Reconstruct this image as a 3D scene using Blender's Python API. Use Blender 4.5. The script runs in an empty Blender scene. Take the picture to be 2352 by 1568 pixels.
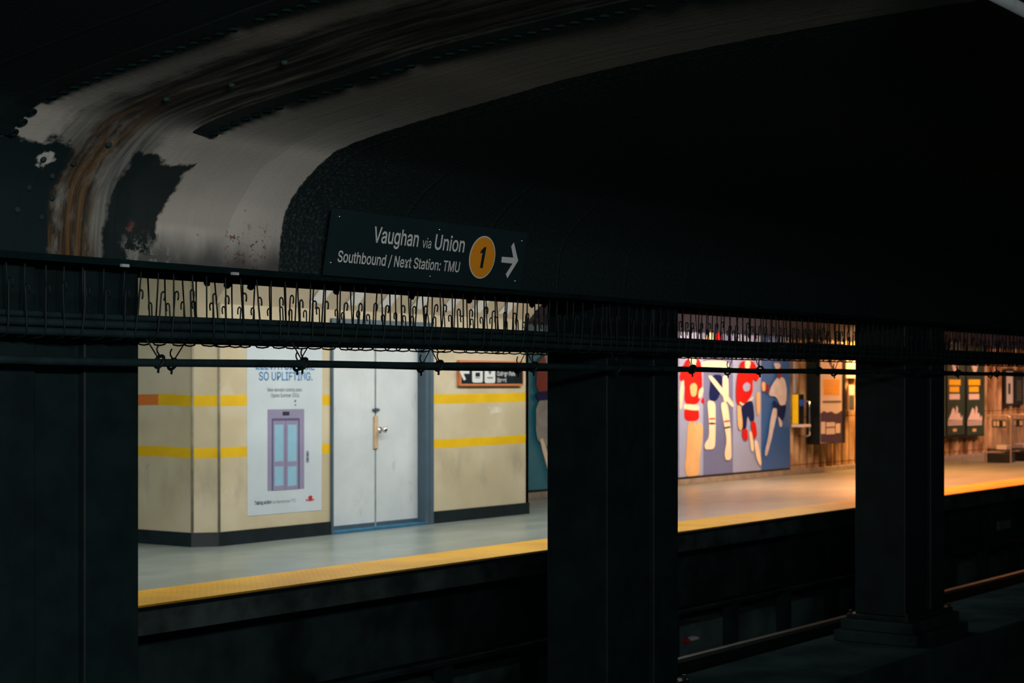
import bpy, bmesh, math, random
from mathutils import Vector, Matrix
random.seed(7)
S = bpy.context.scene
COL = S.collection

# ------------------------------------------------------------------ camera, world, lights, exposure
EYE = 1.6                      # metres above the platform floor (z = 0)
F = 4000.0                     # focal length in pixels of the 2352 wide frame
HX, HY = 1176.0, 883.0
A = math.atan2(2844.0, F)      # angle between the view axis and the track (X) direction
FWD = Vector((math.cos(A), math.sin(A), 0)); RGT = Vector((math.sin(A), -math.cos(A), 0)); UP = Vector((0, 0, 1))

cd = bpy.data.cameras.new('camera'); cam = bpy.data.objects.new('camera', cd); COL.objects.link(cam)
cam.location = (0, 0, EYE); cam.rotation_euler = (math.pi/2, 0, A - math.pi/2)
cd.sensor_width = 36; cd.lens = F/2352*36; cd.shift_y = 99/2352; cd.clip_end = 300; cd.clip_start = 0.05
cd.dof.use_dof = True; cd.dof.focus_distance = 8.6; cd.dof.aperture_fstop = 4.2
S.camera = cam

w = bpy.data.worlds.new('world'); S.world = w; w.use_nodes = True
bg = w.node_tree.nodes['Background']; bg.inputs[0].default_value = (0.25, 0.85, 1.0, 1); bg.inputs[1].default_value = 0.065

def area(name, loc, target, sx, sy, power, color, spread=180):
    l = bpy.data.lights.new(name, 'AREA'); l.shape = 'RECTANGLE'; l.size = sx; l.size_y = sy
    l.energy = power; l.color = color; l.spread = math.radians(spread)
    o = bpy.data.objects.new(name, l); COL.objects.link(o); o.location = loc
    o.rotation_euler = (Vector(target) - Vector(loc)).to_track_quat('-Z', 'Y').to_euler()
    return o
# near platform fluorescents (behind and to the left of the camera)
area('near_platform_light', (1.2, -0.6, 2.86), (3.4, 3.5, .6), 2.4, 0.25, 290, (1.0, 0.98, 0.93))
# far platform fluorescents over the painted wall
area('far_platform_light', (15.2, 10.6, 2.72), (15.2, 11.0, 0), 8.0, 0.3, 190, (1.0, 0.985, 0.90))
area('far_platform_light', (8.6, 11.6, 2.72), (9.6, 12.2, 0), 3.4, 0.3, 75, (0.97, 1.0, 0.93))
# warm lamps by the mural and the stone wall, plus one added for floor tint
area('warm_light', (25.0, 12.4, 2.72), (25.0, 12.7, 0), 3.0, 0.25, 200, (1.0, 0.60, 0.36))
area('warm_light', (27.5, 10.9, 2.72), (27.5, 10.9, 0), 8.0, 0.25, 340, (1.0, 0.31, 0.10), 110)  # extra lamp added to tint the platform floor orange
area('warm_light', (31.0, 13.0, 2.72), (31.2, 13.3, 0), 1.6, 0.25, 270, (1.0, 0.40, 0.10))
area('warm_light', (37.5, 11.4, 2.72), (37.5, 11.5, 0), 4.0, 0.25, 280, (1.0, 0.42, 0.24))

S.view_settings.view_transform = 'Standard'; S.view_settings.look = 'None'
S.view_settings.exposure = 0; S.view_settings.gamma = 1; S.view_settings.use_curve_mapping = False

# ------------------------------------------------------------------ helpers
def ray(px, py): return FWD + RGT*((px-HX)/F) + UP*((HY-py)/F)
def onY(px, py, Y):
    d = ray(px, py); p = d*(Y/d.y); return Vector((p.x, p.y, p.z+EYE))
def onPlane(px, py, p0, n):
    d = ray(px, py); o = Vector((0, 0, EYE)); return o + d*((p0-o).dot(n)/d.dot(n))
def XatY(px, Y): return onY(px, HY, Y).x
def zoom(ox, oy, s): return lambda x, y: (ox+x/s, oy+y/s)

def link(name, bm, mat, parent=None, smooth=False, bev=0):
    me = bpy.data.meshes.new(name); bmesh.ops.recalc_face_normals(bm, faces=bm.faces[:]); bm.to_mesh(me); bm.free()
    if mat: me.materials.append(mat)
    if smooth:
        for p in me.polygons: p.use_smooth = True
    o = bpy.data.objects.new(name, me); COL.objects.link(o)
    if parent: o.parent = parent
    if bev:
        m = o.modifiers.new('bevel', 'BEVEL'); m.width = bev; m.segments = 2; m.limit_method = 'ANGLE'
    return o
def tag(o, label=None, cat=None, group=None, kind=None):
    if label: o['label'] = label
    if cat: o['category'] = cat
    if group: o['group'] = group
    if kind: o['kind'] = kind
    return o
def struct(o, label=None): return tag(o, label, None, None, 'structure')
def empty(name, loc, label, cat, group=None):
    o = bpy.data.objects.new(name, None); COL.objects.link(o); o.location = loc; o.empty_display_size = .1
    return tag(o, label, cat, group)
def adopt(o, parent):
    o.parent = parent; o.matrix_parent_inverse = Matrix.Translation(-parent.location); return o
def nb(): return bmesh.new()
def box(bm, x0, x1, y0, y1, z0, z1):
    v = [bm.verts.new((x, y, z)) for x in (x0, x1) for y in (y0, y1) for z in (z0, z1)]
    for f in ((0,1,3,2),(4,6,7,5),(0,4,5,1),(2,3,7,6),(0,2,6,4),(1,5,7,3)): bm.faces.new([v[i] for i in f])
    return bm
def BOX(*a): return box(nb(), *a)
def tube(bm, pts, r, n=8, caps=True, closed=False):
    pts = [Vector(p) for p in pts]; rings = []; prev = None; L = len(pts)
    for i, p in enumerate(pts):
        if closed: t = pts[(i+1) % L]-pts[i-1]
        else: t = pts[min(i+1, L-1)]-pts[max(i-1, 0)]
        t.normalize()
        if prev is None:
            u = t.orthogonal().normalized()
        else:
            u = prev - t*prev.dot(t); u.normalize()
        prev = u; vv = t.cross(u)
        rr = r[i] if isinstance(r, (list, tuple)) else r
        rings.append([bm.verts.new(p+(u*math.cos(2*math.pi*k/n)+vv*math.sin(2*math.pi*k/n))*rr) for k in range(n)])
    for i in range(L if closed else L-1):
        a, b = rings[i], rings[(i+1) % L]
        for k in range(n): bm.faces.new((a[k], a[(k+1) % n], b[(k+1) % n], b[k]))
    if caps and not closed: bm.faces.new(rings[0][::-1]); bm.faces.new(rings[-1])
    return bm
def prism(bm, pts, off):
    """polygon (3D points) extruded by the vector off"""
    off = Vector(off); a = [bm.verts.new(Vector(p)) for p in pts]; b = [bm.verts.new(Vector(p)+off) for p in pts]
    n = len(a); bm.faces.new(a); bm.faces.new(b[::-1])
    for i in range(n): bm.faces.new((a[i], a[(i+1) % n], b[(i+1) % n], b[i]))
    return bm
def disc(bm, c, ux, uy, r, off, n=40):
    return prism(bm, [Vector(c)+Vector(ux)*r*math.cos(2*math.pi*k/n)+Vector(uy)*r*math.sin(2*math.pi*k/n) for k in range(n)], off)
def rounded(x0, x1, z0, z1, r, n=5):
    out = []
    for cx, cz, a0 in ((x1-r, z1-r, 0), (x0+r, z1-r, 90), (x0+r, z0+r, 180), (x1-r, z0+r, 270)):
        for k in range(n+1):
            t = math.radians(a0+90*k/n); out.append((cx+r*math.cos(t), cz+r*math.sin(t)))
    return out
import os
try:
    FONT = bpy.data.fonts.load(os.path.join(bpy.utils.system_resource('DATAFILES'), 'fonts', 'Inter.woff2'))
except Exception:
    FONT = None
CAPS = []
for ch in 'Hx':      # cap height and x height of the lettering at size 1
    cu = bpy.data.curves.new('lettering', 'FONT'); cu.body = ch; cu.font = FONT or cu.font
    ob = bpy.data.objects.new('lettering', cu); COL.objects.link(ob); dg = bpy.context.evaluated_depsgraph_get(); dg.update()
    me = bpy.data.meshes.new_from_object(ob.evaluated_get(dg)); CAPS.append(max(v.co.y for v in me.vertices))
    bpy.data.objects.remove(ob); bpy.data.curves.remove(cu); bpy.data.meshes.remove(me)
def text_mesh(name, s, mat, origin, ux, uy, nrm, width=None, height=None, depth=.002, parent=None, bold=0.0, align='L', xh=None):
    """lettering as a mesh: baseline starts at origin; width = full width, height = cap height"""
    cu = bpy.data.curves.new('lettering', 'FONT'); cu.body = s; cu.font = FONT or cu.font; cu.extrude = 0; cu.offset = bold; cu.resolution_u = 3
    ob = bpy.data.objects.new('lettering', cu); COL.objects.link(ob)
    dg = bpy.context.evaluated_depsgraph_get(); dg.update()
    me = bpy.data.meshes.new_from_object(ob.evaluated_get(dg))
    bpy.data.objects.remove(ob); bpy.data.curves.remove(cu)
    xs = [v.co.x for v in me.vertices]; x0, x1 = min(xs), max(xs)
    cap = CAPS[0] if xh is None else CAPS[1]
    sy = height/cap; sx = (width/(x1-x0)) if width else sy
    origin = Vector(origin); ux = Vector(ux); uy = Vector(uy); nrm = Vector(nrm)
    W = (x1-x0)*sx; sh = {'L': 0, 'C': -W/2, 'R': -W}[align]
    for v in me.vertices:
        v.co = origin + ux*((v.co.x-x0)*sx+sh) + uy*(v.co.y*sy) + nrm*depth
    me.materials.clear(); me.materials.append(mat)
    o = bpy.data.objects.new(name, me); COL.objects.link(o)
    if parent: adopt(o, parent)
    return o

# ------------------------------------------------------------------ materials
class NB:
    def __init__(s, name):
        s.m = bpy.data.materials.new(name); s.m.use_nodes = True; s.nt = s.m.node_tree; s.N = s.nt.nodes; s.L = s.nt.links
        s.b = s.N['Principled BSDF']
    def val(s, x, sock):
        if hasattr(x, 'is_output'): s.L.new(x, sock)
        else: sock.default_value = x
    def math(s, op, a, b=0.0, c=0.0, clamp=False):
        n = s.N.new('ShaderNodeMath'); n.operation = op; n.use_clamp = clamp
        s.val(a, n.inputs[0]); s.val(b, n.inputs[1]); s.val(c, n.inputs[2]); return n.outputs[0]
    def add(s, a, b): return s.math('ADD', a, b)
    def mul(s, a, b): return s.math('MULTIPLY', a, b)
    def sub(s, a, b): return s.math('SUBTRACT', a, b)
    def step(s, x, a, b):
        """0 below a, 1 above b (a may exceed b for a falling edge)"""
        n = s.N.new('ShaderNodeMapRange'); n.interpolation_type = 'SMOOTHSTEP'; n.clamp = True
        if a <= b: vals = (a, b, 0.0, 1.0)
        else: vals = (b, a, 1.0, 0.0)
        s.val(x, n.inputs[0])
        for i, q in enumerate(vals): n.inputs[i+1].default_value = q
        return n.outputs[0]
    def coord(s, which='Object'):
        return s.N.new('ShaderNodeTexCoord').outputs[which]
    def xyz(s, v):
        n = s.N.new('ShaderNodeSeparateXYZ'); s.L.new(v, n.inputs[0]); return n.outputs
    def vec(s, x, y, z):
        n = s.N.new('ShaderNodeCombineXYZ')
        for i, q in enumerate((x, y, z)): s.val(q, n.inputs[i])
        return n.outputs[0]
    def noise(s, v, scale, detail=4, rough=.55, dist=0.0):
        n = s.N.new('ShaderNodeTexNoise'); s.L.new(v, n.inputs['Vector']); n.inputs['Scale'].default_value = scale
        n.inputs['Detail'].default_value = detail; n.inputs['Roughness'].default_value = rough; n.inputs['Distortion'].default_value = dist
        return n.outputs[0]
    def mix(s, f, a, b):
        n = s.N.new('ShaderNodeMix'); n.data_type = 'RGBA'
        s.val(f, n.inputs[0])
        for q, i in ((a, 6), (b, 7)):
            if hasattr(q, 'is_output'): s.L.new(q, n.inputs[i])
            else: n.inputs[i].default_value = (*q, 1)
        return n.outputs[2]
    def bump(s, h, strength=.3, dist=.01):
        n = s.N.new('ShaderNodeBump'); n.inputs['Strength'].default_value = strength; n.inputs['Distance'].default_value = dist
        s.L.new(h, n.inputs['Height']); s.L.new(n.outputs[0], s.b.inputs['Normal'])
    def color(s, c):
        if hasattr(c, 'is_output'): s.L.new(c, s.b.inputs['Base Color'])
        else: s.b.inputs['Base Color'].default_value = (*c, 1)
    def fin(s, rough=.6, spec=.4, metal=0):
        s.val(rough, s.b.inputs['Roughness']); s.b.inputs['Specular IOR Level'].default_value = spec; s.b.inputs['Metallic'].default_value = metal
        return s.m
def plain(name, c, rough=.6, spec=.4, metal=0, var=.25, scale=6, bump=0):
    n = NB(name); t = n.noise(n.coord(), scale, 5)
    n.color(n.mix(n.step(t, .3, .7), tuple(q*(1-var) for q in c), tuple(min(1, q*(1+var*.5)) for q in c)))
    if bump: n.bump(n.noise(n.coord(), scale*10, 3), bump, .004)
    return n.fin(rough, spec, metal)
M = {}
BLK = (0.0032, 0.0095, 0.0105)
M['black_paint'] = plain('black_paint', BLK, .5, .25, 0, .35, 5, .15)
M['black_matte'] = plain('black_matte', (.004, .011, .012), 1.0, 0.0, 0, .3, 5)
M['black_steel'] = plain('black_steel', (.004, .010, .011), .55, .2, 0, .3, 8)
M['cable'] = plain('cable', (.008, .019, .021), .6, .2, 0, .4, 9)
M['sign_black'] = plain('sign_black', (.010, .021, .023), .4, .3, 0, .1, 3)
M['sign_white'] = plain('sign_white', (.62, .64, .65), .5, .3, 0, .05, 3)
M['sign_orange'] = plain('sign_orange', (.80, .30, .015), .5, .3, 0, .05, 3)
M['chrome'] = plain('chrome', (.75, .77, .78), .18, .5, 1, .1, 5)
M['pale_metal'] = plain('pale_metal', (.5, .54, .56), .45, .5, .4, .2, 20)
M['concrete_dark'] = plain('concrete_dark', (.016, .028, .030), 1.0, 0.0, 0, .5, 2.2, .3)
M['concrete_walk'] = plain('concrete_walk', (.020, .036, .039), 1.0, 0.0, 0, .45, 1.6, .3)
M['rail_steel'] = plain('rail_steel', (.10, .11, .11), .35, .5, .6, .2, 6)
M['ballast'] = plain('ballast', (.035, .06, .062), .95, .1, 0, .6, 14, .6)
M['blue_grey'] = plain('blue_grey', (.060, .10, .14), .5, .4, 0, .15, 4)
M['base_black'] = plain('base_black', (.006, .012, .016), .35, .4, 0, .4, 5)
M['white_door'] = None
M['poster_white'] = plain('poster_white', (.50, .58, .64), .5, .4, 0, .06, 2)
M['print_blue'] = plain('print_blue', (.01, .16, .40), .6, .2, 0, 0)
M['print_grey'] = plain('print_grey', (.10, .13, .14), .6, .2, 0, 0)
M['print_dark'] = plain('print_dark', (.02, .03, .04), .6, .2, 0, 0)
M['print_lilac'] = plain('print_lilac', (.25, .23, .36), .6, .2, 0, .05)
M['print_violet'] = plain('print_violet', (.09, .09, .19), .6, .2, 0, .05)
M['print_sky'] = plain('print_sky', (.24, .45, .60), .6, .2, 0, .05)
M['print_red'] = plain('print_red', (.45, .03, .04), .6, .2, 0, 0)
M['wood'] = plain('wood', (.50, .36, .22), .6, .3, 0, .2, 9)
M['copper'] = plain('copper', (.55, .17, .06), .45, .4, 0, .1, 5)
M['mural_red'] = plain('mural_red', (.50, .010, .010), .6, .1, 0, .1, 3)
M['mural_deep_red'] = plain('mural_deep_red', (.20, .012, .015), .5, .3, 0, .1, 3)
M['mural_navy'] = plain('mural_navy', (.003, .014, .10), .7, .08, 0, .1, 3)
M['mural_cream'] = plain('mural_cream', (.86, .80, .68), .5, .3, 0, .08, 3)
M['mural_pale'] = plain('mural_pale', (.56, .60, .72), .5, .3, 0, .15, 6)
M['mural_tan'] = plain('mural_tan', (.68, .50, .27), .5, .3, 0, .1, 3)
M['mural_grey'] = plain('mural_grey', (.30, .36, .37), .5, .3, 0, .2, 6)
M['mural_lavender'] = plain('mural_lavender', (.30, .42, .80), .45, .4, 0, .08, 1)
M['mural_slate'] = plain('mural_slate', (.13, .19, .46), .45, .4, 0, .08, 1)
M['mural_blue'] = plain('mural_blue', (.022, .13, .50), .45, .4, 0, .08, 1)
M['mural_teal'] = plain('mural_teal', (.015, .20, .31), .45, .4, 0, .1, 1)
M['yellow_gloss'] = plain('yellow_gloss', (.95, .70, .01), .4, .4, 0, .05, 4)
M['blue_gloss'] = plain('blue_gloss', (.01, .10, .75), .4, .4, 0, .05, 4)
M['ad_white'] = plain('ad_white', (.72, .66, .70), .5, .3, 0, .05, 3)
M['ad_orange'] = plain('ad_orange', (.85, .42, .02), .5, .3, 0, .05, 3)
M['ad_purple'] = plain('ad_purple', (.055, .035, .10), .5, .3, 0, .1, 3)
M['ad_green'] = plain('ad_green', (.022, .055, .042), .5, .3, 0, .25, 2)
M['ad_yellow'] = plain('ad_yellow', (.95, .60, .01), .5, .3, 0, .05, 3)
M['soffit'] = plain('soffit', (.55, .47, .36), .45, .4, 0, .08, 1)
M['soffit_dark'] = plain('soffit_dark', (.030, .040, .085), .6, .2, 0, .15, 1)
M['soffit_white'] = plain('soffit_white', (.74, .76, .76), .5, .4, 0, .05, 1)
M['dark_blue'] = plain('dark_blue', (.015, .04, .09), .5, .4, 0, .1, 1)

def mat_kiosk():
    n = NB('painted_wall'); o = n.coord(); x, y, z = n.xyz(o)
    wob = n.mul(n.sub(n.noise(n.vec(n.mul(x, .5), y, 0), 1.1, 1), .5), .05)
    zz = n.add(z, wob)
    base = n.mix(n.step(n.noise(o, 1.3, 5), .35, .7), (.47, .405, .27), (.57, .505, .37))
    # greyish scuffs in a band about half a metre above the floor
    sc = n.mul(n.step(n.noise(n.vec(n.mul(x, 2.2), n.mul(y, 2.2), n.mul(z, .9)), 2.0, 5, .6), .45, .75),
               n.mul(n.step(z, .25, .55), n.step(z, 1.0, .65)))
    base = n.mix(n.mul(sc, .55), base, (.27, .24, .19))
    # lighter repaint patches
    pt = n.mul(n.step(n.noise(n.vec(n.mul(x, 1), n.mul(y, 1), n.mul(z, .7)), 1.7, 1), .58, .63), n.step(z, 1.2, 1.35))
    base = n.mix(n.mul(pt, .35), base, (.62, .58, .47))
    sp = n.step(n.noise(o, 9, 2), .75, .79); base = n.mix(n.mul(sp, .5), base, (.2, .18, .15))
    st = n.math('MAXIMUM', n.mul(n.step(zz, 1.385, 1.392), n.step(zz, 1.503, 1.496)), n.mul(n.step(zz, .872, .879), n.step(zz, .982, .975)))
    yl = n.mix(n.step(n.noise(o, 3, 3), .35, .7), (.66, .40, .004), (.74, .47, .01))
    orng = n.mul(n.step(y, 12.98, 13.0), n.step(z, 1.2, 1.22))
    yl = n.mix(orng, yl, (.62, .17, .03))
    n.color(n.mix(st, base, yl)); n.bump(n.noise(o, 40, 3), .08, .004)
    return n.fin(.5, .35)
M['painted_wall'] = mat_kiosk()

def mat_door():
    n = NB('white_door'); o = n.coord(); x, y, z = n.xyz(o)
    c = n.mix(n.step(n.noise(o, 1.6, 4), .3, .75), (.52, .57, .61), (.63, .68, .72))
    d = n.step(n.noise(n.vec(n.mul(x, 3), y, z), 2.4, 6, .65), .58, .78)
    c = n.mix(n.mul(d, .6), c, (.36, .34, .30)); d2 = n.mul(n.step(n.noise(o, 5, 5, .7), .62, .74), n.step(z, 1.4, .5)); c = n.mix(n.mul(d2, .5), c, (.30, .27, .21))
    n.color(c); return n.fin(.38, .4)
M['white_door'] = mat_door()

def mat_platform():
    n = NB('terrazzo'); o = n.coord(); x, y, z = n.xyz(o)
    c = n.mix(n.step(n.noise(n.vec(x, n.mul(y, 2.5), z), .8, 5), .3, .7), (.142, .178, .168), (.205, .243, .232))
    c = n.mix(n.mul(n.step(n.noise(o, 60, 2), .55, .7), .25), c, (.36, .37, .36))
    j = n.math('FRACT', n.mul(x, 1/1.2)); jm = n.mul(n.step(j, 0.0, .006), n.step(j, .014, .008))
    c = n.mix(n.mul(jm, .4), c, (.1, .1, .1))
    n.color(c); return n.fin(n.add(.22, n.mul(n.noise(o, 3, 4), .2)), .5)
M['terrazzo'] = mat_platform()

def mat_tactile():
    n = NB('tactile_yellow'); o = n.coord(); x, y, z = n.xyz(o)
    h = n.mul(n.math('SINE', n.mul(x, 2*math.pi/.062)), n.math('SINE', n.mul(y, 2*math.pi/.062)))
    hs = n.step(h, .2, .7)
    c = n.mix(n.step(n.noise(o, 1.5, 5), .3, .7), (.52, .26, .012), (.66, .36, .02))
    c = n.mix(n.mul(n.step(n.noise(o, 7, 3), .68, .76), .4), c, (.25, .14, .03))
    n.color(c); n.bump(hs, .8, .006)
    return n.fin(.5, .3)
M['tactile'] = mat_tactile()

def mat_stone():
    n = NB('ribbed_stone'); o = n.coord(); x, y, z = n.xyz(o)
    c = n.mix(n.step(n.noise(n.vec(n.mul(x, 2.2), y, n.mul(z, .8)), 1.5, 3, .5, .4), .35, .68), (.16, .09, .035), (.56, .43, .28))
    r = n.math('FRACT', n.mul(n.add(z, n.mul(n.noise(n.vec(n.math('FLOOR', n.mul(x, 1/.24)), 0, 0), 3, 0), 1.4)), 1/.85))
    jm = n.mul(n.step(r, 0.0, .01), n.step(r, .035, .02))
    c = n.mix(n.mul(jm, .8), c, (.06, .035, .015))
    ru = n.xyz(n.coord('UV'))[0]; rib_shade = n.math('MAXIMUM', n.step(ru, .22, .02), n.step(ru, .80, .98)); c = n.mix(n.mul(rib_shade, .85), c, (.05, .028, .012))  # rib edges darkened in the colour to stand in for groove shading
    n.color(c); n.bump(n.noise(o, 14, 4), .5, .02)
    return n.fin(.75, .25)
M['stone'] = mat_stone()

def mat_vault():
    n = NB('painted_vault'); uv = n.coord('UV'); u, v, _ = n.xyz(uv)
    fine = n.noise(uv, 5.5, 8, .65); mid = n.noise(uv, 2.2, 4); rag = n.mul(n.sub(fine, .5), .22)
    ur = n.add(u, rag); vr = n.add(v, n.mul(n.sub(n.noise(uv, 7, 7, .62), .5), .25))
    streak = n.noise(n.vec(n.mul(u, 14), n.mul(v, .9), 0), 1.6, 6, .6, .5)
    # light grey paint with grime and an older, slightly darker coat
    paint = n.mix(n.step(mid, .3, .7), (.36, .345, .315), (.44, .42, .385))
    pock = n.step(n.noise(uv, 42, 2), .70, .76); paint = n.mix(n.mul(pock, .6), paint, (.06, .06, .055))
    coat = n.mul(n.step(n.add(u, n.mul(n.sub(n.noise(uv, 1.5, 2), .5), .35)), 5.62, 5.615), n.step(v, .16, .2))
    paint = n.mix(n.mul(coat, .35), paint, (.25, .24, .21))
    soot = n.mul(n.step(n.add(v, n.mul(n.sub(n.noise(n.vec(n.mul(u, 2.5), v, 0), 2, 4), .5), .18)), .19, .02), .92)
    paint = n.mix(soot, paint, (.045, .05, .05))
    brown = n.step(v, .75, 1.6); paint = n.mix(n.mul(brown, .75), paint, (.135, .118, .09))  # browner ceiling paint, darkened further to stand in for weak grazing lamp light
    seam = n.mul(n.step(n.add(v, n.mul(n.sub(n.noise(uv, 3, 2), .5), .02)), .90, .903), n.step(n.add(v, n.mul(n.sub(n.noise(uv, 3, 2), .5), .02)), .914, .91)); paint = n.mix(n.mul(seam, n.mul(n.step(u, 5.15, 5.17), .5)), paint, (.40, .38, .33))
    blot = n.step(n.noise(n.vec(n.mul(u, 2.0), n.mul(v, .7), 3.0), 3.2, 5, .6), .66, .74)
    paint = n.mix(n.mul(blot, n.mul(n.step(v, .9, 1.3), .7)), paint, (.03, .03, .028))
    # red flaking primer low down
    red = n.mul(n.step(n.noise(uv, 30, 4, .7), .56, .60), n.mul(n.mul(n.step(n.add(u, rag), 5.5, 5.6), n.step(n.add(u, rag), 5.86, 5.80)), n.step(v, .25, .16)))
    paint = n.mix(n.mul(red, .85), paint, (.12, .022, .02))
    black = n.mix(n.mul(n.step(n.noise(uv, 55, 4, .75), .50, .66), n.add(.25, n.mul(n.step(n.add(u, rag), 6.7, 5.9), .75))), (.0065, .0145, .016), (.050, .060, .060))
    black = n.mix(n.step(u, 5.4, 5.6), (.0045, .012, .0135), black)
    # light band lies between the two cover strips and the dark stucco
    edge = n.add(u, n.mul(n.sub(n.noise(uv, 18, 4), .5), .035))
    band = n.mul(n.step(edge, 4.19, 4.21), n.step(edge, 5.895, 5.885))
    # black paint left of the joint on the lower haunch
    lowl = n.mul(n.step(ur, 4.60, 4.56), n.step(vr, .52, .49))
    patch = n.mul(n.mul(n.step(ur, 4.84, 4.87), n.step(n.sub(ur, n.mul(v, .28)), 5.10, 5.07)), n.mul(n.step(vr, .50, .47), n.step(n.add(vr, n.mul(n.step(ur, 4.98, 5.0), -.10)), -.05, -.02)))
    dirty = n.mul(n.mul(n.step(ur, 4.42, 4.55), n.step(ur, 5.08, 5.0)), n.step(v, .55, .85))
    dk = n.mix(n.step(streak, .40, .62), (.012, .017, .016), (.085, .078, .066))
    c = n.mix(n.mul(dirty, n.step(streak, .72, .55)), paint, dk)
    grey = n.mul(n.mul(n.step(ur, 4.38, 4.46), n.step(ur, 4.98, 4.90)), n.step(v, 1.1, .5))
    c = n.mix(n.mul(grey, .8), c, n.mix(n.step(streak, .35, .6), (.022, .034, .034), (.17, .17, .155)))
    c = n.mix(n.mul(patch, .97), c, (.0045, .012, .0135)); c = n.mix(lowl, c, (.0045, .013, .0155))
    # rust run down the leaking joint
    lo = n.add(u, n.mul(n.sub(n.noise(uv, 3.5, 4), .5), .16))
    rust = n.mul(n.mul(n.step(lo, 4.53, 4.60), n.step(lo, 4.82, 4.74)), n.mul(n.step(v, 1.35, .5), n.step(n.noise(n.vec(n.mul(u, 6), n.mul(v, 2.2), 5.0), 1.5, 5, .7), .30, .52)))
    rc = n.mix(n.step(n.noise(n.vec(n.mul(u, 30), n.mul(v, 1.6), 0), 1.4, 5, .6, .8), .40, .68), (.013, .011, .009), (.115, .060, .016))
    c = n.mix(n.mul(rust, .92), c, rc)
    du = n.sub(ur, 4.46); dv = n.sub(vr, .40); chip = n.step(n.add(n.mul(du, du), n.mul(dv, dv)), .0024, .0010); c = n.mix(n.mul(chip, n.step(fine, .38, .5)), c, (.42, .41, .39))
    dp = n.sub(ur, 4.97); dq = n.sub(vr, .17); pch = n.step(n.add(n.mul(dp, dp), n.mul(n.mul(dq, dq), .6)), .0010, .0003); c = n.mix(n.mul(pch, n.step(fine, .40, .52)), c, (.17, .06, .06))
    scr = n.mul(n.mul(n.step(ur, 4.92, 4.98), n.step(ur, 5.3, 5.2)), n.mul(n.step(v, .16, .05), n.step(n.noise(uv, 16, 6, .7), .50, .58))); c = n.mix(n.mul(scr, .8), c, (.22, .22, .20))
    n.color(n.mix(band, black, c))
    # joints between the dark panels, stucco grain
    fr = n.math('FRACT', n.mul(n.add(u, 1.2), 1/.72)); gj = n.mul(n.step(fr, 0, .015), n.step(fr, .045, .03))
    st = n.add(n.mul(n.noise(uv, 60, 4, .7), n.sub(1.35, band)), n.mul(n.mul(gj, n.sub(1.0, band)), -1.2))
    n.bump(n.add(st, n.mul(streak, .5)), .35, .012)
    return n.fin(.75, .15)
M['vault'] = mat_vault()

# ------------------------------------------------------------------ setting: vault, ridge beam, far vault
PROF = [(5.50, .50), (5.495, .62), (5.47, .76), (5.42, .845), (5.34, .925), (5.24, .995), (5.13, 1.05), (4.9, 1.10), (4.585, 1.148), (4.2, 1.20), (3.91, 1.24), (3.4, 1.285), (2.8, 1.32), (2.19, 1.34), (1.0, 1.36), (-5, 1.36)]
def smooth_profile(P, n=4):
    out = []
    for i in range(len(P)-1):
        p0 = P[max(i-1, 0)]; p1 = P[i]; p2 = P[i+1]; p3 = P[min(i+2, len(P)-1)]
        for k in range(n):
            t = k/n; q = []
            for d in (0, 1):
                a, b, c, e = p0[d], p1[d], p2[d], p3[d]
                m1 = (c-a)/2 if i > 0 else c-b; m2 = (e-b)/2 if i < len(P)-2 else c-b
                if i >= len(P)-3: m1 = m2 = c-b
                q.append((2*t**3-3*t**2+1)*b+(t**3-2*t**2+t)*m1+(-2*t**3+3*t**2)*c+(t**3-t**2)*m2)
            out.append(tuple(q))
    out.append(P[-1]); return out
PR = smooth_profile(PROF)
ARC = [0.0]
for i in range(1, len(PR)): ARC.append(ARC[-1]+math.dist(PR[i], PR[i-1]))
def vault_pt(x, v, off=0.0):
    """point on the near vault at arc length v from its foot, lifted off by a distance towards the track"""
    i = 0
    while i < len(ARC)-2 and ARC[i+1] < v: i += 1
    t = (v-ARC[i])/(ARC[i+1]-ARC[i]); a, b = PR[i], PR[i+1]
    y = a[0]+(b[0]-a[0])*t; z = a[1]+(b[1]-a[1])*t
    dy, dz = b[0]-a[0], b[1]-a[1]; l = math.hypot(dy, dz)
    return Vector((x, y+dz/l*-off, z+EYE+dy/l*off))
def vault_normal(v):
    return (vault_pt(0, v, 1)-vault_pt(0, v, 0)).normalized()
def vault_mesh(mirror=None, ymax=None):
    bm = nb(); uvl = bm.loops.layers.uv.new('UVMap'); xs = [-3+i*1.0 for i in range(56)]
    pr = [(p, a) for p, a in zip(PR, ARC) if ymax is None or p[0] > ymax]
    g = [[bm.verts.new((x, p[0] if mirror is None else 2*mirror-p[0], p[1]+EYE)) for p, a in pr] for x in xs]
    for i in range(len(xs)-1):
        for j in range(len(pr)-1):
            f = bm.faces.new((g[i][j], g[i+1][j], g[i+1][j+1], g[i][j+1]))
            for lp, (ii, jj) in zip(f.loops, ((i, j), (i+1, j), (i+1, j+1), (i, j+1))): lp[uvl].uv = (xs[ii], pr[jj][1])
    return bm
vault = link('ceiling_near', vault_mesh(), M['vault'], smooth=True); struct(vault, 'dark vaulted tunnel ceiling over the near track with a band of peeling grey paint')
fv = link('ceiling_far', vault_mesh(5.825, 2.35), M['black_matte'], smooth=True); struct(fv, 'black vaulted ceiling over the far track')
struct(link('trim_1', BOX(-3, 52, 5.5, 6.15, EYE+.50, EYE+.58), M['black_matte']), 'black ridge beam along the foot of both vaults')

# soffit over the far platform
struct(link('ceiling', BOX(-3, 52, 9.3, 15.2, EYE+1.26, EYE+1.34), M['soffit']), 'beige ceiling over the far platform')
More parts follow.
